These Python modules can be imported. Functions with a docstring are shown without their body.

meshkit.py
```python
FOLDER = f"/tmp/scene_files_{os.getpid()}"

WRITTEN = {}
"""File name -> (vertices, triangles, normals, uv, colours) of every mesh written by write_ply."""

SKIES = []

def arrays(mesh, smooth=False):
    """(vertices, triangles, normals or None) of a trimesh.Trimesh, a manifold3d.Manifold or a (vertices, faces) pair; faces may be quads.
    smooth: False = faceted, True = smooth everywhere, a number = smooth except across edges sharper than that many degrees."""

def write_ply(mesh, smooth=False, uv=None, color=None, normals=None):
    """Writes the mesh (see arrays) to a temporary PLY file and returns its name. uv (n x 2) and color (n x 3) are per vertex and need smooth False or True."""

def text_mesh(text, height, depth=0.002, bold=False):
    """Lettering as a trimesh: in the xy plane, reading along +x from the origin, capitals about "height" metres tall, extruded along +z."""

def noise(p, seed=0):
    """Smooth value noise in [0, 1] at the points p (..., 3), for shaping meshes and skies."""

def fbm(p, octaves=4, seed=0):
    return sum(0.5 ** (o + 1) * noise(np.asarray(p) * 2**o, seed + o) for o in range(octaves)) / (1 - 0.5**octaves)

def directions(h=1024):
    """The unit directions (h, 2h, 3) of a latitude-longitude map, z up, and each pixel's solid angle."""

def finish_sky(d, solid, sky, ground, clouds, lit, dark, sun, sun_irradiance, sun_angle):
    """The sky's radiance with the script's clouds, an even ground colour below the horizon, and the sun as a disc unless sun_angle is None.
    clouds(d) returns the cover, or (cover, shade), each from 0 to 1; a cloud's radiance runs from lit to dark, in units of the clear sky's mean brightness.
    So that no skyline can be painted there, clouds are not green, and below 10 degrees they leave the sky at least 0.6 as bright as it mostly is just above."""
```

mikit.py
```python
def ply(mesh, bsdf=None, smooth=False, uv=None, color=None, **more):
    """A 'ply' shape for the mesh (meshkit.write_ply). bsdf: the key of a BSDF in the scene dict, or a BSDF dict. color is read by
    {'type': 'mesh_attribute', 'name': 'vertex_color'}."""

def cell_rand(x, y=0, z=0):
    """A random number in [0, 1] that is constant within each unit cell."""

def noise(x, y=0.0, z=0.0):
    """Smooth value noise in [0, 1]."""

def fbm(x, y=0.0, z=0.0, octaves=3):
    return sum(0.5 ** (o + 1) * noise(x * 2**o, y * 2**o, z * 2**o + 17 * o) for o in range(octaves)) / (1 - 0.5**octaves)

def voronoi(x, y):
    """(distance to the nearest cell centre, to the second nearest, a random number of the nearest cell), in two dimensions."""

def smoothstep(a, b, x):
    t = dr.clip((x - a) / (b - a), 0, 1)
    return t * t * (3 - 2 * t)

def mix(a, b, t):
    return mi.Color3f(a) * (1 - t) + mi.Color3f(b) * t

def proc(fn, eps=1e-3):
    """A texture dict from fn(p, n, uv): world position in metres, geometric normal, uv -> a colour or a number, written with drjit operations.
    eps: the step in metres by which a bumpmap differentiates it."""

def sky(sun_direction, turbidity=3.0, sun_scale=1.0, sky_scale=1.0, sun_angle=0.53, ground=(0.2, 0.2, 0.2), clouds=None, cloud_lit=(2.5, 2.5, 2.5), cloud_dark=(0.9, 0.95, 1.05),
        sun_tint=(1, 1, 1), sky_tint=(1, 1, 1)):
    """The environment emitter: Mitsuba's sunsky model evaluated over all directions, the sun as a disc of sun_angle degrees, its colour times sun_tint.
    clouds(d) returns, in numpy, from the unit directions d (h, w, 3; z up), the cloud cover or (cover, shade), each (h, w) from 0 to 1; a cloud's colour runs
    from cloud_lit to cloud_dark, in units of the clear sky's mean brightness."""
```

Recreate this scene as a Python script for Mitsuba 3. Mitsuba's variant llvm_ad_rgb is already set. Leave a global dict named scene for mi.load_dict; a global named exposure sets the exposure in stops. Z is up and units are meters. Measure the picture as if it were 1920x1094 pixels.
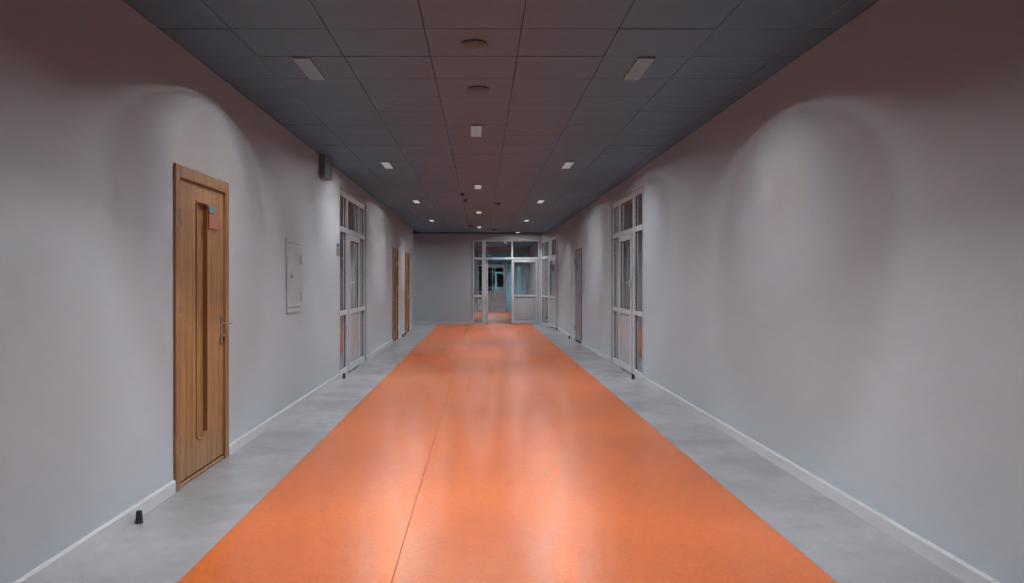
import math
import numpy as np
import trimesh
import shapely
from shapely.geometry import Polygon, box as sbox
import drjit as dr
import mitsuba as mi
import mikit

T = mi.ScalarTransform4f
# ------------------------------------------------------------------ camera, light, exposure
F = 1497.0                      # focal length in pixels of the 1920-pixel frame
CAM_H, CEIL = 1.36, 2.92        # eye height, ceiling height
XL, XR = -1.983, 2.203          # corridor walls
scene, labels = {}, {}
scene['camera'] = {
    'type': 'perspective', 'fov': math.degrees(2 * math.atan(960 / F)), 'fov_axis': 'x',
    'principal_point_offset_x': (960 - 902) / 1920, 'principal_point_offset_y': (547 - 529) / 1094,
    'near_clip': 0.05, 'far_clip': 200.0,
    'to_world': T().look_at(origin=[0, 0, CAM_H], target=[0, 10, CAM_H], up=[0, 0, 1]),
}
exposure = 0.12
# downlights: a profile is a list of (intensity, beam half-angle, cutoff half-angle); GLOW is the brightness of each diffuser
WHITE = (0.99, 1.0, 1.04)
TEAL = (0.50, 0.93, 1.0)
NARROW, MEDIUM, WIDE = (8, 42), (12, 62), (20, 86)
SOFT = (15, 75)
def beams(narrow, medium, soft, wide):
    return [(i, *p) for i, p in ((narrow, NARROW), (medium, MEDIUM), (soft, SOFT), (wide, WIDE)) if i > 0]
SIDE = {-3.775: beams(0, 4, 0, 0), 1.025: beams(0, 2, 3, 0), 5.825: beams(0, 0, 24, 0), 10.625: beams(0, 0, 5, 11), 15.425: beams(0, 0, 0, 20),
        20.225: beams(0, 20, 0, 0), 25.025: beams(0, 8, 0, 8)}
MIDDLE = {-1.375: beams(0, 4, 0, 0), 3.425: beams(0, 32, 13, 0), 8.225: beams(0, 0, 0, 11), 13.025: beams(0, 2, 0, 0), 17.825: beams(0, 2, 0, 0), 22.625: beams(0, 1, 0, 17)}
GLOW = {-3.775: .10, 1.025: .10, 5.825: .045, 10.625: .20, 15.425: .36, 20.225: .46, 25.025: .50, -1.375: .10, 3.425: .10, 8.225: .11, 13.025: .24, 17.825: .40, 22.625: .48}
LAMPS = {
    'left':   [(-1.25, y, SIDE[y], GLOW[y]) for y in list(SIDE)[:6]],
    'middle': [(-0.05, y, MIDDLE[y], GLOW[y]) for y in MIDDLE],
    'right':  [(1.15, y, SIDE[y], GLOW[y]) for y in SIDE],
    'beyond': [(0.95, 31.5, [(18, 40, 78)], .45), (0.2, 33.6, [(14, 40, 78)], .36), (0.37, 39.8, [(38, 50, 78)], .40), (0.52, 47.0, [(42, 50, 78)], .40),
               (0.86, 55.0, [(45, 50, 78)], .40), (0.9, 59.8, [(45, 40, 78)], .40)],  # the last lamp is added to light the farthest partition
    'rooms':  [(-3.1, 12.6, [(9, 20, 86)], .30), (3.3, 12.3, [(9, 20, 86)], .30), (3.2, 24.2, [(9, 20, 86)], .30), (-3.6, 24.45, [(12, 15, 84)], .30)],  # added lamps: three lighten the glass, the last brightens the end wall
}
#BASIS

# ------------------------------------------------------------------ materials
def rgb(*c):
    return {'type': 'rgb', 'value': list(c)}

def principled(color, rough, spec=0.5, metallic=0.0):
    return {'type': 'twosided', 'bsdf': {'type': 'principled', 'base_color': color, 'roughness': rough, 'specular': spec, 'metallic': metallic}}

N, FBM, mix, sstep = mikit.noise, mikit.fbm, mikit.mix, mikit.smoothstep

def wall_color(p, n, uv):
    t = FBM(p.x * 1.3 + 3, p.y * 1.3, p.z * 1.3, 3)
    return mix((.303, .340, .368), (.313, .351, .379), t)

def grey_floor(p, n, uv):
    a = FBM(p.x * 2.4 + 7, p.y * 2.8, 0.0, 4)
    b = FBM(p.x * 14, p.y * 14, 2.0, 3)
    c = mix((.175, .180, .188), (.210, .216, .224), sstep(.25, .75, a))
    return c * (0.93 + 0.14 * b)

def orange_floor(p, n, uv):
    a = FBM(p.x * 60, p.y * 60, 0.0, 2)
    b = FBM(p.x * 2, p.y * 1.2, 5.0, 3)
    return mix((.335, .070, .009), (.385, .084, .012), a) * (0.95 + 0.1 * b)

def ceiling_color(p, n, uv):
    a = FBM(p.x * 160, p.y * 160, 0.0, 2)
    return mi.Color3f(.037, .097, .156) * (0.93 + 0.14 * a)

def wood(p, n, uv):
    g = FBM(p.x * 9 + p.y * 42, p.z * 1.6, 1.0, 4)
    f = N(p.y * 260 + p.x * 120, p.z * 7)
    c = mix((.165, .082, .031), (.225, .119, .047), sstep(.2, .8, g))
    return c * (0.90 + 0.2 * f)

def steel_paint(p, n, uv):
    return mi.Color3f(.150, .154, .162) * (0.95 + 0.1 * N(p.y * 3, p.z * 2))

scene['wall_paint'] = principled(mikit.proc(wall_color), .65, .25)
scene['grey_vinyl'] = principled(mikit.proc(grey_floor), .30, .45)
scene['orange_vinyl'] = principled(mikit.proc(orange_floor), .31, .5)
scene['seam_weld'] = principled(rgb(.24, .055, .012), .5, .3)
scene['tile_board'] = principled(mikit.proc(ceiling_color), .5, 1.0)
scene['grid_dark'] = principled(rgb(.022, .028, .034), .7, .2)
scene['oak_casing'] = principled(mikit.proc(lambda p, n, uv: wood(p, n, uv) * mi.Color3f(.88, .84, .88)), .45, .25)
scene['oak'] = principled(mikit.proc(wood), .45, .25)
scene['dark_gap'] = principled(rgb(.012, .011, .010), .9, .1)
scene['lamp_diffuser'] = principled(rgb(.06, .06, .065), .5, .3)
scene['white_trim'] = principled(rgb(.37, .375, .38), .38, .5)
scene['white_plastic'] = principled(rgb(.40, .43, .45), .32, .5)
scene['white_panel'] = principled(rgb(.31, .332, .35), .45, .4)
scene['gasket'] = principled(rgb(.05, .05, .053), .6, .3)
scene['glass'] = {'type': 'thindielectric', 'int_ior': 1.52}
scene['chrome'] = {'type': 'roughconductor', 'material': 'Cr', 'alpha': .2}
scene['rubber'] = principled(rgb(.018, .018, .020), .55, .4)
scene['box_grey'] = principled(rgb(.105, .122, .135), .5, .4)
scene['sign_green'] = principled(rgb(.022, .062, .060), .25, .5)
scene['sign_pale'] = principled(rgb(.075, .17, .11), .3, .5)
scene['plate_blue'] = principled(rgb(.085, .115, .145), .4, .4)
scene['plate_red'] = principled(rgb(.24, .080, .045), .4, .4)
scene['plate_brown'] = principled(rgb(.17, .125, .10), .4, .4)
scene['steel'] = principled(mikit.proc(steel_paint), .35, .5)
scene['mark_dark'] = principled(rgb(.05, .05, .053), .5, .4)
scene['detector_plastic'] = principled(rgb(.085, .085, .09), .5, .3)
scene['room_paint'] = principled(rgb(.20, .20, .205), .8, .2)

# ------------------------------------------------------------------ helpers
def box(x0, x1, y0, y1, z0, z1):
    b = trimesh.creation.box(extents=[abs(x1 - x0), abs(y1 - y0), abs(z1 - z0)])
    b.apply_translation([(x0 + x1) / 2, (y0 + y1) / 2, (z0 + z1) / 2])
    return b

def cbox(x0, x1, y0, y1, z0, z1, c=.004):
    """A box with chamfered edges."""
    h = np.array([abs(x1 - x0), abs(y1 - y0), abs(z1 - z0)]) / 2
    c = min(c, *(h * .8))
    pts = []
    for k in range(3):
        e = h - c
        e[k] = h[k]
        for s in np.ndindex(2, 2, 2):
            pts.append(e * (np.array(s) * 2 - 1))
    m = trimesh.convex.convex_hull(np.array(pts))
    m.apply_translation([(x0 + x1) / 2, (y0 + y1) / 2, (z0 + z1) / 2])
    return m

def join(*ms):
    flat = []
    for m in ms:
        flat += m if isinstance(m, (list, tuple)) else [m]
    return trimesh.util.concatenate(flat)

def frame_matrix(o, u, n):
    m = np.eye(4)
    m[:3, 0], m[:3, 1], m[:3, 2], m[:3, 3] = u, n, [0, 0, 1], o
    return m

LEFT = frame_matrix([XL, 0, 0], [0, 1, 0], [1, 0, 0])       # local: u along the corridor, n out of the wall, z up
RIGHT = frame_matrix([XR, 0, 0], [0, 1, 0], [-1, 0, 0])
def FACING(y):
    return frame_matrix([0, y, 0], [1, 0, 0], [0, -1, 0])

def numbered(key):
    if key not in scene and key not in labels:
        return key
    k = 1
    while f'{key}_{k:03d}' in scene or f'{key}_{k:03d}' in labels:
        k += 1
    return f'{key}_{k:03d}'

def put(key, mesh, bsdf, M=None, smooth=30, **more):
    if key in scene:
        key = numbered(key)
    if M is not None:
        mesh = mesh.copy()
        mesh.apply_transform(M)
    scene[key] = mikit.ply(mesh, bsdf, smooth=smooth, **more)
    return key

def structure(key, label):
    labels[key] = {'label': label, 'kind': 'structure'}
    return key

def thing(name, label, cat, group=None):
    key = numbered(name)
    labels[key] = {'label': label, 'category': cat}
    if group:
        labels[key]['group'] = group
    return key

def extrude_uz(poly, n0, n1):
    """Extrudes a (u, z) polygon from n0 to n1 along n."""
    m = trimesh.creation.extrude_polygon(poly, n1 - n0, engine='earcut')
    m.apply_transform(np.array([[1, 0, 0, 0], [0, 0, 1, n0], [0, 1, 0, 0], [0, 0, 0, 1.0]]))
    return m

# ------------------------------------------------------------------ the shell
Y0, YEND = -8.0, 76.0
YE = 25.6                    # glazed partition that ends the corridor
Y2, Y3 = 36.0, 62.0          # two more behind it
YN = 23.3                    # the left wall stops here, a side passage opens
OBL_A, OBL_B = np.array([1.95, 25.55]), np.array([2.2, 23.0])

UNIT_L, UNIT_R = (11.2, 13.75), (10.88, 13.47)
UNIT_H = 2.68
WOOD = [(5.145, 6.236), (17.87, 19.00), (20.76, 21.86)]
DOOR_H = 2.13
METAL = (17.42, 18.52)

structure('wall_left', 'light grey painted left wall of the corridor with the wooden doors')
p = sbox(Y0, 0, YN, CEIL)
for a, b in WOOD:
    p = p.difference(sbox(a + .05, -.1, b - .05, DOOR_H - .05))
p = p.difference(sbox(UNIT_L[0], -.1, UNIT_L[1], UNIT_H))
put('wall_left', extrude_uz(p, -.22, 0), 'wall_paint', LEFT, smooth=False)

structure('wall_right', 'light grey painted right wall of the corridor')
p = sbox(Y0, 0, OBL_B[1], CEIL)
p = p.difference(sbox(METAL[0] + .03, -.1, METAL[1] - .03, 2.09)).difference(sbox(UNIT_R[0], -.1, UNIT_R[1], UNIT_H))
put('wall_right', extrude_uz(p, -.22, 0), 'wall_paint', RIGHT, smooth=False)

structure('wall_end', 'grey end wall around the glazed partition')
p = sbox(-7, 0, 4.2, CEIL).difference(sbox(-.265, -.1, 1.95, 2.71))
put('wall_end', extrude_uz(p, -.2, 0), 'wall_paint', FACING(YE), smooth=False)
structure('wall_back', 'grey wall behind the camera')
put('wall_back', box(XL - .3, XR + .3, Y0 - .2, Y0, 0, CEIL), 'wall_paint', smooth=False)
structure('wall_passage', 'grey walls of the side passage')
put('wall_passage', join(box(-7, XL - .22, YN - .2, YN, 0, CEIL), box(-7.2, -7, YN - .2, YE + .2, 0, CEIL)), 'wall_paint', smooth=False)
structure('wall_beyond', 'walls of the further corridor behind the glazed partition')
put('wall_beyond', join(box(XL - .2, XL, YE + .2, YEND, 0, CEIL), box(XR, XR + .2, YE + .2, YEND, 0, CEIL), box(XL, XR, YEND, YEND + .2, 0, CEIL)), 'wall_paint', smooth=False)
for key, yy, x0, x1 in (('wall_second', Y2, -.22, 2.2), ('wall_third', Y3, -.22, 2.2)):
    structure(key, 'grey wall around a glazed partition far beyond the first one')
    put(key, extrude_uz(sbox(XL, 0, XR, CEIL).difference(sbox(x0, -.1, x1, 2.71)), -.15, 0), 'wall_paint', FACING(yy), smooth=False)

# floor: four sheets of vinyl on a slab
OX0, OXS, OX1 = -1.372, -.405, 1.610
structure('floor', 'vinyl floor, wide orange band between light grey borders')
put('floor', box(-7.2, 4.4, Y0 - .2, YEND, -.2, -.004), 'seam_weld', smooth=False)
k = put('floor__border_sheet', box(-7.2, OX0 - .0005, Y0, YEND, -.004, 0), 'grey_vinyl', smooth=False)
labels[k] = {'label': 'mottled light grey border sheet'}
k = put('floor__border_sheet', box(OX1 + .0005, 4.4, Y0, YEND, -.004, 0), 'grey_vinyl', smooth=False)
labels[k] = {'label': 'mottled light grey border sheet'}
k = put('floor__orange_sheet', box(OX0, OXS - .003, Y0, Y2, -.004, 0), 'orange_vinyl', smooth=False)
labels[k] = {'label': 'narrower orange sheet left of the seam'}
k = put('floor__orange_sheet', box(OXS + .003, OX1, Y0, Y2, -.004, 0), 'orange_vinyl', smooth=False)
labels[k] = {'label': 'wide orange sheet right of the seam'}

k = put('floor__far_sheet', box(OX0, OX1, Y2, YEND, -.004, 0), 'grey_vinyl', smooth=False)
labels[k] = {'label': 'light grey sheet beyond the second partition'}

# ceiling: slab, then boards one by one on a 0.6 m grid
structure('ceiling', 'dark grey suspended ceiling of square boards')
put('ceiling', box(-7.2, 4.4, Y0 - .2, YEND + .2, CEIL + .018, CEIL + .22), 'grid_dark', smooth=False)
GX = [XL] + [-1.55 + .6 * i for i in range(7)] + [XR]
GY = lambda r: .125 + .6 * r
LAMP_L, LAMP_W = .6, .115
lamp_cells = {(round(x, 2), int((y - .125) / .6)) for row in ('left', 'middle', 'right') for x, y, *_ in LAMPS[row]}
proto = {}
def board(x0, x1, y0, y1):
    gx, gy = .0014, .0045
    return cbox(x0 + (gx if x0 != XL else 0), x1 - (gx if x1 != XR else 0), y0 + gy, y1 - gy, CEIL, CEIL + .016, .003)
rng = np.random.default_rng(4)
far = []
for r in range(-14, 42):
    for i in range(8):
        x0, x1 = GX[i], GX[i + 1]
        dz = float(rng.uniform(0, .0025))
        y1 = min(GY(r + 1), YE)
        if r < 7:
            m = board(x0, x1, GY(r), y1)
            m.apply_translation([0, 0, dz])
            far.append(m)
            continue
        if r == 41:
            m = board(x0, x1, GY(r), GY(r + 1) - .13)
            key = numbered('ceiling__board')
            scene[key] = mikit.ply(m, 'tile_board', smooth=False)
            continue
        if i not in proto:
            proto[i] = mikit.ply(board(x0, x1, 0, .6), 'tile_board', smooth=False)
        key = numbered('ceiling__board')
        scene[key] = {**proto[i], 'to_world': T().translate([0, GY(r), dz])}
for y in np.arange(YN + .1, YE, .6):
    for x in np.arange(-7, XL - .3, .6):
        far.append(board(x, x + .6, y, min(y + .6, YE)))
y = YE + .2
while y < YEND:
    for i in range(8):
        far.append(board(GX[i], GX[i + 1], y, min(y + .6, YEND)))
    y += .6
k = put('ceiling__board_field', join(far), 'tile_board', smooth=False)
labels[k] = {'label': 'ceiling boards outside the near corridor', 'kind': 'stuff'}

# baseboards
def baseboard(u0, u1, M, h=.085, d=.016):
    return extrude_prof([(0, 0), (d, 0), (d, h - .012), (d * .45, h), (0, h)], u0, u1, M)
def extrude_prof(prof, u0, u1, M):
    m = trimesh.creation.extrude_polygon(Polygon(prof), u1 - u0, engine='earcut')     # profile (n, z) along u
    m.apply_transform(np.array([[0, 0, 1, u0], [1, 0, 0, 0], [0, 1, 0, 0], [0, 0, 0, 1.0]]))
    if M is not None:
        m.apply_transform(M)
    return m
structure('baseboard_left', 'white baseboard along the left wall')
cuts = [Y0, 4.30, WOOD[0][0] - .0], [WOOD[0][1], UNIT_L[0]], [UNIT_L[1], WOOD[1][0]], [WOOD[1][1], WOOD[2][0]], [WOOD[2][1], YN]
for run in cuts:
    for a, b in zip(run[:-1], run[1:]):
        put('baseboard_left__board', baseboard(a + .0008, b - .0008, LEFT), 'white_trim', smooth=20)
structure('baseboard_right', 'white baseboard along the right wall')
for a, b in ((Y0, UNIT_R[0]), (UNIT_R[1], METAL[0]), (METAL[1], OBL_B[1])):
    put('baseboard_right__board', baseboard(a, b, RIGHT), 'white_trim', smooth=20)
structure('baseboard_end', 'white baseboard along the end wall')
put('baseboard_end', baseboard(-7, -.268, FACING(YE)), 'white_trim', smooth=20)

# ------------------------------------------------------------------ wooden doors
def lever_handle(root, M, u, n, z, towards):
    """Long plate with a lever and a keyhole knob; M maps (u, n, z) to the world."""
    plate = cbox(u - .019, u + .019, n, n + .008, z - .155, z + .075, .004)
    put(f'{root}__handle_plate', plate, 'chrome', M)
    rose = trimesh.creation.cylinder(.011, .045, sections=20)
    rose.apply_transform(trimesh.transformations.rotation_matrix(math.pi / 2, [1, 0, 0]))
    rose.apply_translation([u, n + .03, z + .01])
    arm = trimesh.creation.capsule(.11, .0095, count=[10, 12])
    arm.apply_transform(trimesh.transformations.rotation_matrix(math.pi / 2 * towards, [0, 1, 0]))
    arm.apply_translation([u, n + .052, z + .01])
    k1 = f'{root}__handle_plate__lever'
    put(k1, join(rose, arm), 'chrome', M)
    cap = cbox(u - .014, u + .014, n + .004, n + .030, z + .068, z + .078, .003)
    knob = cbox(u - .007, u + .007, n + .004, n + .034, z - .095, z - .065, .004)
    put(f'{root}__handle_plate__lock_knob', join(cap, knob), 'chrome', M)

def wooden_door(key, u0, u1, label, hinge_near, detailed):
    structure(key, label)
    cw = .085
    H = DOOR_H
    put(f'{key}__casing', cbox(u0, u0 + cw, -.01, .015, 0, H, .004), 'oak_casing', LEFT)
    put(f'{key}__casing', cbox(u1 - cw, u1, -.01, .015, 0, H, .004), 'oak_casing', LEFT)
    put(f'{key}__casing', cbox(u0 + cw, u1 - cw, -.01, .014, H - cw, H, .004), 'oak_casing', LEFT)
    a, b = u0 + cw - .012, u1 - cw + .012
    put(f'{key}__jamb', join(box(u0 + .05, a, -.22, -.01, 0, H - .05), box(b, u1 - .05, -.22, -.01, 0, H - .05), box(u0 + .05, u1 - .05, -.22, -.01, H - cw + .012, H - .05)), 'oak', LEFT, smooth=False)
    put(f'{key}__threshold', cbox(a, b, -.1, .004, 0, .024, .006), 'oak', LEFT)
    n1 = -.004
    la, lb, z0, z1 = a + .004, b - .004, .036, H - cw + .008
    c = (la * .60 + lb * .40) if hinge_near else (la * .5 + lb * .5)
    c = u0 + (.5 * (5.58 + 5.775) - 5.145) if hinge_near else c
    s0, s1, sz0, sz1 = c - .10, c + .10, .285, 1.92
    arc = [(s0 + (s1 - s0) * t, sz0 - .028 * math.sin(math.pi * t)) for t in np.linspace(0, 1, 13)]
    slot = Polygon([(s1, sz1), (s0, sz1)] + arc)
    leaf = extrude_uz(sbox(la, z0, lb, z1).difference(slot), n1 - .042, n1)
    L = put(f'{key}__leaf', leaf, 'oak', LEFT, smooth=20)
    put(f'{L}__inset_panel', extrude_uz(slot.buffer(.004), n1 - .034, n1 - .026), 'oak', LEFT, smooth=20)
    ring = slot.buffer(.012, join_style='mitre').difference(slot)
    put(f'{L}__moulding', extrude_uz(ring, n1 - .004, n1 + .006), 'oak', LEFT, smooth=20)
    hu = la - .002 if hinge_near else lb + .002
    for z in (.28, 1.205, 1.79):
        cyl = trimesh.creation.cylinder(.0075, .105, sections=14)
        cyl.apply_translation([hu + .022 if hinge_near else hu - .008, n1 + .015, z])
        put(f'{key}__hinge', cyl, 'chrome', LEFT)
    lever_handle(key, LEFT, (lb - .055) if hinge_near else (la + .055), n1, 1.035, 1 if hinge_near else -1)

wooden_door('door_1', *WOOD[0], 'large oak door with a long inset panel, nearest on the left wall', True, True)
wooden_door('door_2', *WOOD[1], 'oak door, nearer of the two far doors on the left wall', False, True)
wooden_door('door_3', *WOOD[2], 'oak door, farthest on the left wall beside the passage', True, True)

def rounded(u0, u1, z0, z1, r):
    return sbox(u0 + r, z0 + r, u1 - r, z1 - r).buffer(r, quad_segs=6)
k = thing('number_plate', 'blue-grey plate, the small upper one on the nearest oak door', 'sign')
put(k, extrude_uz(sbox(5.80, 1.868, 5.86, 1.908).union(rounded(5.80, 5.95, 1.862, 1.912, .02)), -.004, .006), 'plate_blue', LEFT)
k = thing('room_sign', 'orange-red plate below the blue-grey one on the nearest oak door', 'sign')
put(f'{k}__plate', extrude_uz(rounded(5.80, 5.985, 1.752, 1.855, .018).union(sbox(5.80, 1.752, 5.87, 1.855)), -.004, .008), 'plate_red', LEFT)
put(f'{k}__mark', extrude_uz(sbox(5.945, 1.772, 5.972, 1.776), 0.008, 0.0088), 'mark_dark', LEFT)
k = thing('number_plate', 'small grey oval plate on the left wall before the glazed door', 'sign')
put(k, extrude_uz(rounded(10.96, 11.13, 1.842, 1.888, .022), 0, .010), 'plate_blue', LEFT)
k = thing('room_sign', 'brown plate under the oval one, on the left wall before the glazed door', 'sign')
put(f'{k}__plate', extrude_uz(rounded(10.965, 11.165, 1.722, 1.826, .015), 0, .010), 'plate_brown', LEFT)
put(f'{k}__stripe', extrude_uz(sbox(11.03, 1.77, 11.13, 1.778), .010, .0108), 'white_panel', LEFT)

# ------------------------------------------------------------------ glazed units
def pane(key, M, u0, u1, z0, z1, n):
    """A glass sheet in a dark gasket: the gasket is a sub-part of the pane."""
    v = np.array([[u0, n, z0], [u1, n, z0], [u1, n, z1], [u0, n, z1]])
    g = trimesh.Trimesh(v, [[0, 1, 2], [0, 2, 3]], process=False)
    k = put(key, g, 'glass', M, smooth=False)
    t = .007
    ring = sbox(u0, z0, u1, z1).difference(sbox(u0 + t, z0 + t, u1 - t, z1 - t))
    if k.count('__') < 2:
        put(f'{k}__gasket', extrude_uz(ring, n - .005, n + .007), 'gasket', M, smooth=False)
    else:
        put(f'{key.rsplit("__", 1)[0]}__gasket', extrude_uz(ring, n - .005, n + .007), 'gasket', M, smooth=False)
    return k

def glazed_leaf(root, M, u0, u1, z0, z1, n0, n1, rail, handle_u=None, handle_z=1.05, name='leaf'):
    s = .085
    L = f'{root}__{name}'
    L = numbered(L)
    ring = sbox(u0, z0, u1, z1).difference(sbox(u0 + s, rail + .075, u1 - s, z1 - s)).difference(sbox(u0 + s, z0 + .10, u1 - s, rail))
    put(L, extrude_uz(ring, n0, n1), 'white_plastic', M, smooth=False)
    nm = (n0 + n1) / 2
    pane(f'{L}__pane', M, u0 + s, u1 - s, rail + .075, z1 - s, nm)
    put(f'{L}__lower_panel', join(cbox(u0 + s, u1 - s, nm - .012, nm + .008, z0 + .10, rail, .003), cbox(u0 + s + .03, u1 - s - .03, nm, nm + .014, z0 + .13, rail - .03, .006)), 'white_panel', M)
    if handle_u is not None:
        sd = 1 if handle_u < (u0 + u1) / 2 else -1
        h = join(cbox(handle_u - .024, handle_u + .024, n1, n1 + .022, handle_z - .06, handle_z + .07, .006),
                 cbox(handle_u - .012, handle_u + .012, n1 + .02, n1 + .055, handle_z + .01, handle_z + .035, .004),
                 cbox(min(handle_u, handle_u + sd * .10) - .01, max(handle_u, handle_u + sd * .10) + .01, n1 + .04, n1 + .058, handle_z + .012, handle_z + .033, .004))
        put(f'{L}__handle', h, 'white_plastic', M)
    return L

def bars(rects, n0, n1):
    return join([cbox(a, b, n0, n1, c, d, .004) for a, b, c, d in rects])

def side_unit(key, M, u, label):
    structure(key, label)
    u0, u1 = u
    H = UNIT_H
    f = .07
    a, b = u0 + .68, u0 + .79              # near mullion
    c, d = u1 - .72, u1 - .61              # far mullion
    n0, n1 = -.075, -.012
    frame = [(u0, u0 + f, 0, H), (u1 - f, u1, 0, H), (a, b, 0, H), (c, d, 0, H), (u0 + f, a, H - .085, H), (b, c, H - .085, H), (d, u1 - f, H - .085, H),
             (u0 + f, a, 2.08, 2.16), (b, c, 2.08, 2.16), (d, u1 - f, 2.08, 2.16),
             (u0 + f, a, .875, .945), (d, u1 - f, .875, .945), (u0 + f, a, 0, .095), (d, u1 - f, 0, .095)]
    put(f'{key}__frame', bars(frame, n0, n1), 'white_plastic', M)
    put(f'{key}__casing', join(cbox(u0 - .05, u0 + .005, -.005, .006, .09, H + .05, .003), cbox(u1 - .005, u1 + .05, -.005, .006, .09, H + .05, .003), cbox(u0 + .005, u1 - .005, -.005, .006, H - .005, H + .05, .003)), 'wall_paint', M)
    nm = -.045
    for q0, q1 in ((u0 + f, a), (b, c), (d, u1 - f)):
        pane(f'{key}__pane', M, q0, q1, 2.16, H - .085, nm)
    for q0, q1 in ((u0 + f, a), (d, u1 - f)):
        pane(f'{key}__pane', M, q0, q1, .945, 2.08, nm)
        pane(f'{key}__pane', M, q0, q1, .095, .875, nm)
    glazed_leaf(key, M, b + .016, c - .006, .018, 2.074, -.05, .006, .875, b + .045, 1.33)
    put(f'{key}__gap_shade', box(b, b + .016, -.05, -.02, .01, 2.08), 'gasket', M, smooth=False)  # dark strip standing in for the shade in the open gap beside the leaf

side_unit('door_4', LEFT, UNIT_L, 'white glazed door with sidelights and transom in the left wall')
side_unit('door_5', RIGHT, UNIT_R, 'white glazed door with sidelights and transom in the right wall')

def partition(key, M, u0, u1, posts, leaf_gap, open_gap, label, top_mullion=(), sidelights=(), handle=None):
    structure(key, label)
    H = 2.71
    n0, n1 = -.05, .03
    solid = [(a, b, 0, H) for a, b in posts] + [(a, b, 2.15, H - .06) for a, b in top_mullion]
    solid += [(u0, u1, H - .06, H), ]
    edges = sorted(posts)
    spans = [(p[1], q[0]) for p, q in zip(edges[:-1], edges[1:])]
    for a, b in spans:
        solid.append((a, b, 2.075, 2.15))
    for a, b in sidelights:
        solid += [(a, b, .875, .945), (a, b, 0, .07)]
    put(f'{key}__frame', bars(solid, n0, n1), 'white_plastic', M)
    for a, b in spans:
        inner = [m for m in top_mullion if a < m[0] < b]
        xs = [a] + [x for m in inner for x in m] + [b]
        for p, q in zip(xs[::2], xs[1::2]):
            pane(f'{key}__pane', M, p, q, 2.15, H - .06, -.01)
    for a, b in sidelights:
        pane(f'{key}__pane', M, a, b, .945, 2.075, -.01)
        pane(f'{key}__pane', M, a, b, .07, .875, -.01)
    a, b = leaf_gap
    glazed_leaf(key, M, a, b, .022, 2.07, -.035, .025, .885, handle)

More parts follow.
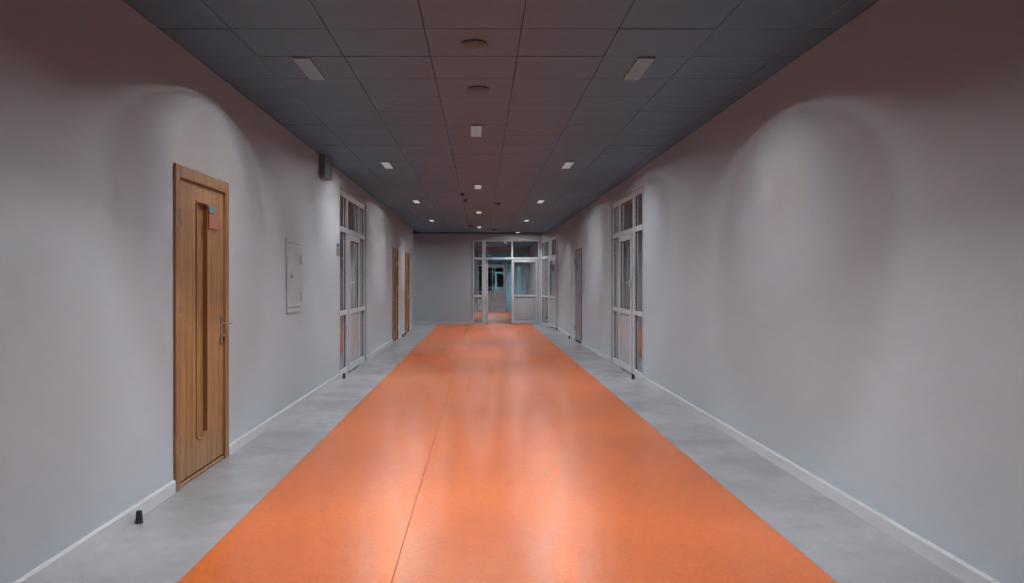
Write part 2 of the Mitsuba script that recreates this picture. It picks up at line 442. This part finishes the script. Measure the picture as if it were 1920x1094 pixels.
partition('door_7', FACING(YE), -.265, 1.95, [(-.265, -.215), (.025, .15), (1.83, 1.95)], (.975, 1.822), (.15, .97),
          'white glazed double door with one open leaf in the end wall', [(.964, 1.026)], [(-.215, .025)])
# its other leaf stands open into the next corridor
M_open = frame_matrix([.19, YE + .05, 0], [0, 1, 0], [1, 0, 0])
glazed_leaf('door_7', M_open, 0, .80, .022, 2.07, -.03, .03, .885)
partition('door_9', FACING(Y2), -.22, 2.2, [(-.22, -.16), (.14, .22), (1.09, 1.15), (1.94, 2.02), (2.14, 2.2)], (.225, 1.085), (1.15, 1.94),
          'white glazed partition seen through the open doorway', [], [(-.16, .14), (2.02, 2.14)])
M_open = frame_matrix([1.93, Y2 + .05, 0], [0, 1, 0], [-1, 0, 0])
glazed_leaf('door_9', M_open, 0, .78, .022, 2.07, -.03, .03, .885)
partition('door_10', FACING(Y3), -.22, 2.2, [(-.22, -.16), (.14, .24), (.86, .94), (1.06, 1.14), (1.96, 2.2)], (1.145, 1.955), (.24, .86),
          'farthest white glazed partition seen through the glass', [], [(-.16, .14), (.24, .86), (.94, 1.06)])

# oblique glazed unit closing the corner between end and right wall
d = OBL_B - OBL_A
LEN = float(np.linalg.norm(d))
d = d / LEN
M_OBL = frame_matrix([OBL_A[0], OBL_A[1], 0], [d[0], d[1], 0], [d[1], -d[0], 0])
structure('door_8', 'white glazed door with a sidelight in the far right corner')
H = UNIT_H
a, b = LEN * .47, LEN * .56
put('door_8__frame', bars([(0, .07, 0, H), (a, b, 0, H), (LEN - .07, LEN, 0, H), (.07, a, H - .08, H), (b, LEN - .07, H - .08, H), (.07, a, 2.08, 2.16), (b, LEN - .07, 2.08, 2.16),
                           (.07, a, .875, .945), (.07, a, 0, .09), (b, b + .38, 2.16, H - .08)], -.05, .02), 'white_plastic', M_OBL)
pane('door_8__pane', M_OBL, .07, a, 2.16, H - .08, -.01)
pane('door_8__pane', M_OBL, b + .38, LEN - .07, 2.16, H - .08, -.01)
pane('door_8__pane', M_OBL, .07, a, .945, 2.08, -.01)
pane('door_8__pane', M_OBL, .07, a, .09, .875, -.01)
glazed_leaf('door_8', M_OBL, b + .006, LEN - .076, .02, 2.074, -.02, .04, .875, b + .05, 1.33)
structure('wall_corner', 'grey wall strip over the corner door')
put('wall_corner', box(0, LEN + .1, -.1, .01, H, CEIL), 'wall_paint', M_OBL, smooth=False)

# rooms that the glass looks into
def room(key, M, u0, u1, dpt, label, n_start=-.22):
    structure(key, label)
    put(key, join(box(u0 - .9, u1 + .9, n_start - dpt - .1, n_start - dpt, 0, CEIL), box(u0 - 1, u0 - .9, n_start - dpt, n_start, 0, CEIL), box(u1 + .9, u1 + 1, n_start - dpt, n_start, 0, CEIL)),
        'room_paint', M, smooth=False)
room('wall_left_room', LEFT, *UNIT_L, 2.4, 'walls of the dim room behind the left glazed door')
room('wall_right_room', RIGHT, UNIT_R[0], UNIT_R[1], 2.0, 'walls of the dim room behind the right glazed door')
structure('wall_corner_room', 'walls of the dim room behind the corner door')
put('wall_corner_room', join(box(4.2, 4.3, 21.8, YE, 0, CEIL), box(XR + .22, 4.3, 21.7, 21.8, 0, CEIL)), 'room_paint', smooth=False)
put('wall_corner_room__dark_strip', cbox(2.075, 2.115, 25.25, 25.30, .2, 2.07, .004), 'gasket')
put('wall_corner_room__dark_strip__bolt', cbox(2.05, 2.09, 25.21, 25.25, .18, .26, .004), 'gasket')

# ------------------------------------------------------------------ grey metal door on the right wall
structure('door_6', 'plain grey metal door with a small pictogram in the right wall')
u0, u1 = METAL
put('door_6__frame', join(cbox(u0, u0 + .045, -.20, .012, 0, 2.11, .003), cbox(u1 - .045, u1, -.20, .012, 0, 2.11, .003), cbox(u0 + .045, u1 - .045, -.20, .012, 2.065, 2.11, .003)), 'box_grey', RIGHT)
L = put('door_6__leaf', cbox(u0 + .055, u1 - .049, -.02, .026, .035, 2.06, .004), 'steel', RIGHT)
labels[L] = {'label': 'smooth grey painted steel leaf'}
put('door_6__gap_shade', box(u0 + .045, u1 - .045, -.2, -.03, 0, 2.065), 'dark_gap', RIGHT, smooth=False)  # near-black fill, the shade of the gap around the leaf put into colour
for z in (.29, 1.82):
    cyl = trimesh.creation.cylinder(.016, .12, sections=14)
    cyl.apply_translation([u1 - .03, .026, z])
    put('door_6__hinge', cyl, 'box_grey', RIGHT)
# toilet pictogram: a figure in a dress
cu = (u0 + u1) / 2 + .03
fig = shapely.union_all([Polygon([(cu - .035, 1.80), (cu + .035, 1.80), (cu + .09, 1.66), (cu - .09, 1.66)]), sbox(cu - .045, 1.61, cu - .012, 1.67), sbox(cu + .012, 1.61, cu + .045, 1.67),
                         shapely.Point(cu, 1.845).buffer(.034)])
put('door_6__leaf__pictogram', join([extrude_uz(g, .026, .028) for g in getattr(fig, 'geoms', [fig])]), 'mark_dark', RIGHT, smooth=False)
put('door_6__handle', join(cbox(u0 + .10, u0 + .13, .026, .034, .93, 1.13, .003), cbox(u0 + .105, u0 + .22, .06, .075, 1.05, 1.07, .004), cbox(u0 + .105, u0 + .125, .03, .075, 1.05, 1.07, .003)), 'box_grey', RIGHT)

# ------------------------------------------------------------------ wall cabinet
k = thing('electrical_cabinet', 'flush white electrical cabinet door on the left wall past the oak door', 'cabinet')
u0, u1, z0, z1 = 8.11, 8.757, 1.045, 1.812
ring = sbox(u0, z0, u1, z1).difference(sbox(u0 + .050, z0 + .045, u1 - .05, z1 - .045))
put(f'{k}__frame', extrude_uz(ring, 0, .016), 'wall_paint', LEFT, smooth=False)
put(f'{k}__door', cbox(u0 + .056, u1 - .054, 0, .019, z0 + .049, z1 - .049, .003), 'wall_paint', LEFT)
put(f'{k}__recess', box(u0 + .045, u1 - .05, -.002, .002, z0 + .04, z1 - .04), 'gasket', LEFT, smooth=False)
for z in (1.20, 1.60):
    cyl = trimesh.creation.cylinder(.011, .10, sections=12)
    cyl.apply_translation([u1 - .05, .024, z])
    put(f'{k}__hinge', cyl, 'white_trim', LEFT)
lk = trimesh.creation.cylinder(.017, .012, sections=20)
lk.apply_transform(trimesh.transformations.rotation_matrix(math.pi / 2, [1, 0, 0]))
lk.apply_translation([u0 + .155, .028, 1.42])
put(f'{k}__door__lock', join(lk, cbox(u0 + .151, u0 + .159, .03, .038, 1.40, 1.44, .002)), 'chrome', LEFT)

# ------------------------------------------------------------------ exit light box
k = thing('exit_light_box', 'grey emergency light box with a dark green face high on the left wall', 'sign')
u0, u1, z0, z1, dp = 9.77, 10.27, 2.665, 2.912, .074
put(f'{k}__case', join(cbox(u0, u1, .0, dp - .012, z0, z1, .004), cbox(u0, u1, dp - .013, dp, z0, z0 + .026, .003), cbox(u0, u1, dp - .013, dp, z1 - .018, z1, .003),
                       cbox(u0, u0 + .035, dp - .013, dp, z0 + .026, z1 - .018, .003), cbox(u1 - .02, u1, dp - .013, dp, z0 + .026, z1 - .018, .003)), 'box_grey', LEFT)
put(f'{k}__face', box(u0 + .035, u1 - .02, dp - .014, dp - .005, z0 + .026, z1 - .018), 'sign_green', LEFT, smooth=False)
put(f'{k}__bracket', cbox(u0 + .03, u0 + .30, .0, .03, z0 - .03, z0, .004), 'box_grey', LEFT)
shapes = [sbox(u0 + .30, z0 + .05, u0 + .312, z1 - .04), sbox(u0 + .41, z0 + .05, u0 + .422, z1 - .04), sbox(u0 + .30, z1 - .052, u0 + .422, z1 - .04),
          shapely.Point(u0 + .225, z0 + .172).buffer(.016), Polygon([(u0 + .20, z0 + .15), (u0 + .25, z0 + .155), (u0 + .245, z0 + .10), (u0 + .205, z0 + .10)]),
          Polygon([(u0 + .205, z0 + .10), (u0 + .228, z0 + .10), (u0 + .20, z0 + .045), (u0 + .18, z0 + .05)]), Polygon([(u0 + .225, z0 + .10), (u0 + .245, z0 + .10), (u0 + .275, z0 + .05), (u0 + .255, z0 + .045)])]
put(f'{k}__pictogram', join([extrude_uz(s, dp - .005, dp - .0042) for s in shapes]), 'sign_pale', LEFT, smooth=False)

# ------------------------------------------------------------------ doorstops
def doorstop(x, y, label):
    k = thing('doorstop', label, 'doorstop')
    prof = np.array([[0, 0], [.0215, 0], [.0215, .004], [.0205, .008], [.0155, .064], [.0140, .068], [.0055, .068], [.0055, .060], [0, .060]])
    m = trimesh.creation.revolve(prof, sections=28)
    m.apply_translation([x, y, 0])
    put(k, m, 'rubber', smooth=35)
doorstop(-1.929, 4.504, 'black rubber doorstop on the floor before the nearest oak door')
doorstop(-1.935, 11.27, 'black rubber doorstop at the near foot of the left glazed door')
doorstop(-1.935, 19.77, 'black rubber doorstop between the two far oak doors, the nearer one')
doorstop(-1.935, 20.36, 'black rubber doorstop between the two far oak doors, the farther one')
doorstop(2.125, 11.16, 'black rubber doorstop at the near foot of the right glazed door')
doorstop(2.125, 19.20, 'black rubber doorstop beyond the grey metal door')
doorstop(2.125, 22.50, 'black rubber doorstop by the corner door at the far right')

# ------------------------------------------------------------------ ceiling lights
ORD = ['nearest', 'second', 'third', 'fourth', 'fifth', 'added_sixth']
def ceiling_light(x, y, profile, glow, label, colour):
    k = thing('ceiling_light', label, 'ceiling light', 'ceiling lights in rows')
    w, l = LAMP_W / 2, LAMP_L / 2 - .006
    ring = sbox(x - w, y - l, x + w, y + l).difference(sbox(x - w + .005, y - l + .005, x + w - .005, y + l - .005))
    rim = trimesh.creation.extrude_polygon(ring, .013, engine='earcut')
    rim.apply_translation([0, 0, CEIL - .0115])
    put(f'{k}__rim', rim, 'white_panel', smooth=False)
    dif = box(x - w + .005, x + w - .005, y - l + .005, y + l - .005, CEIL - .0105, CEIL - .001)
    put(f'{k}__diffuser', dif, 'lamp_diffuser', smooth=False, emitter={'type': 'area', 'radiance': rgb(*[glow * c for c in colour])})
    for j, (inten, beam, cut) in enumerate(profile):
        scene[f'{k}_beam_{j}'] = {'type': 'spot', 'intensity': rgb(*[inten * c for c in colour]), 'cutoff_angle': cut, 'beam_width': beam,
                                  'to_world': T().look_at(origin=[x, y, CEIL - .018], target=[x, y, 0], up=[0, 1, 0])}
for row in ('left', 'middle', 'right'):
    seen = 0
    for x, y, prof, g in LAMPS[row]:
        vis = y > 4.5
        lab = f'slim white ceiling light, {ORD[seen]} of the {row} row' if vis else f'slim white ceiling light of the {row} row, '+('above' if y > 0 else 'behind')+' the camera'
        seen += vis
        ceiling_light(x, y, prof, g, lab, WHITE)
for j, (x, y, prof, g) in enumerate(LAMPS['beyond']):
    ceiling_light(x, y, prof, g, f'small ceiling light beyond the end partition, {ORD[j]} from the glass', WHITE if y < Y2 else TEAL)

for (x, y, prof, g), lab in zip(LAMPS['rooms'], ('added dim light in the room behind the left glazed door, to lighten its glass', 'added dim light in the room behind the right glazed door, to lighten its glass',
                                                 'added dim light in the room behind the corner door, to lighten its glass', 'added light in the side passage, out of view, to brighten the end wall')):
    ceiling_light(x, y, prof, g, lab, WHITE)

# ------------------------------------------------------------------ detectors and cameras on the ceiling
def detector(name, x, y, r, h, label, cat):
    k = thing(name, label, cat)
    base = trimesh.creation.revolve(np.array([[0, 0], [r, 0], [r, -.008], [r * .93, -.012], [0, -.012]])[::-1], sections=36)
    base.apply_translation([x, y, CEIL])
    put(f'{k}__base', base, 'detector_plastic', smooth=35)
    head = trimesh.creation.revolve(np.array([[0, -.012], [r * .72, -.012], [r * .66, -h * .8], [r * .45, -h], [0, -h]])[::-1], sections=36)
    head.apply_translation([x, y, CEIL])
    put(f'{k}__head', head, 'detector_plastic', smooth=35)
detector('ceiling_speaker', -.045, 5.22, .085, .02, 'round ceiling speaker, nearest, between the first pair of lights', 'speaker')
detector('ceiling_speaker', -.02, 6.43, .085, .02, 'round ceiling speaker before the first middle light', 'speaker')
detector('smoke_detector', .33, 15.8, .075, .05, 'grey round smoke detector between middle and right lights', 'smoke detector')
detector('smoke_detector', .38, 23.6, .10, .05, 'dark round smoke detector near the end wall', 'smoke detector')
detector('sprinkler', -.33, 14.1, .045, .05, 'small sprinkler left of the middle lights, nearest of three', 'sprinkler')
detector('sprinkler', -.29, 15.1, .045, .05, 'small sprinkler left of the middle lights, second of three', 'sprinkler')
detector('sprinkler', -.27, 22.0, .05, .05, 'small sprinkler left of the middle lights, farthest of three', 'sprinkler')
def camera_dome(x, y, label, sc=1.0):
    k = thing('security_camera', label, 'security camera')
    put(f'{k}__mount', cbox(x - .06 * sc, x + .06 * sc, y - .05, y + .05, CEIL - .035, CEIL, .01), 'white_panel')
    s = trimesh.creation.icosphere(3, .055 * sc)
    s.apply_translation([x, y, CEIL - .055 * sc])
    put(f'{k}__dome', s, 'rubber', smooth=True)
camera_dome(2.07, 24.95, 'dark dome camera under the ceiling in the far right corner', 1.2)
camera_dome(-2.06, YN + .25, 'small dome camera at the ceiling corner of the side passage', .7)
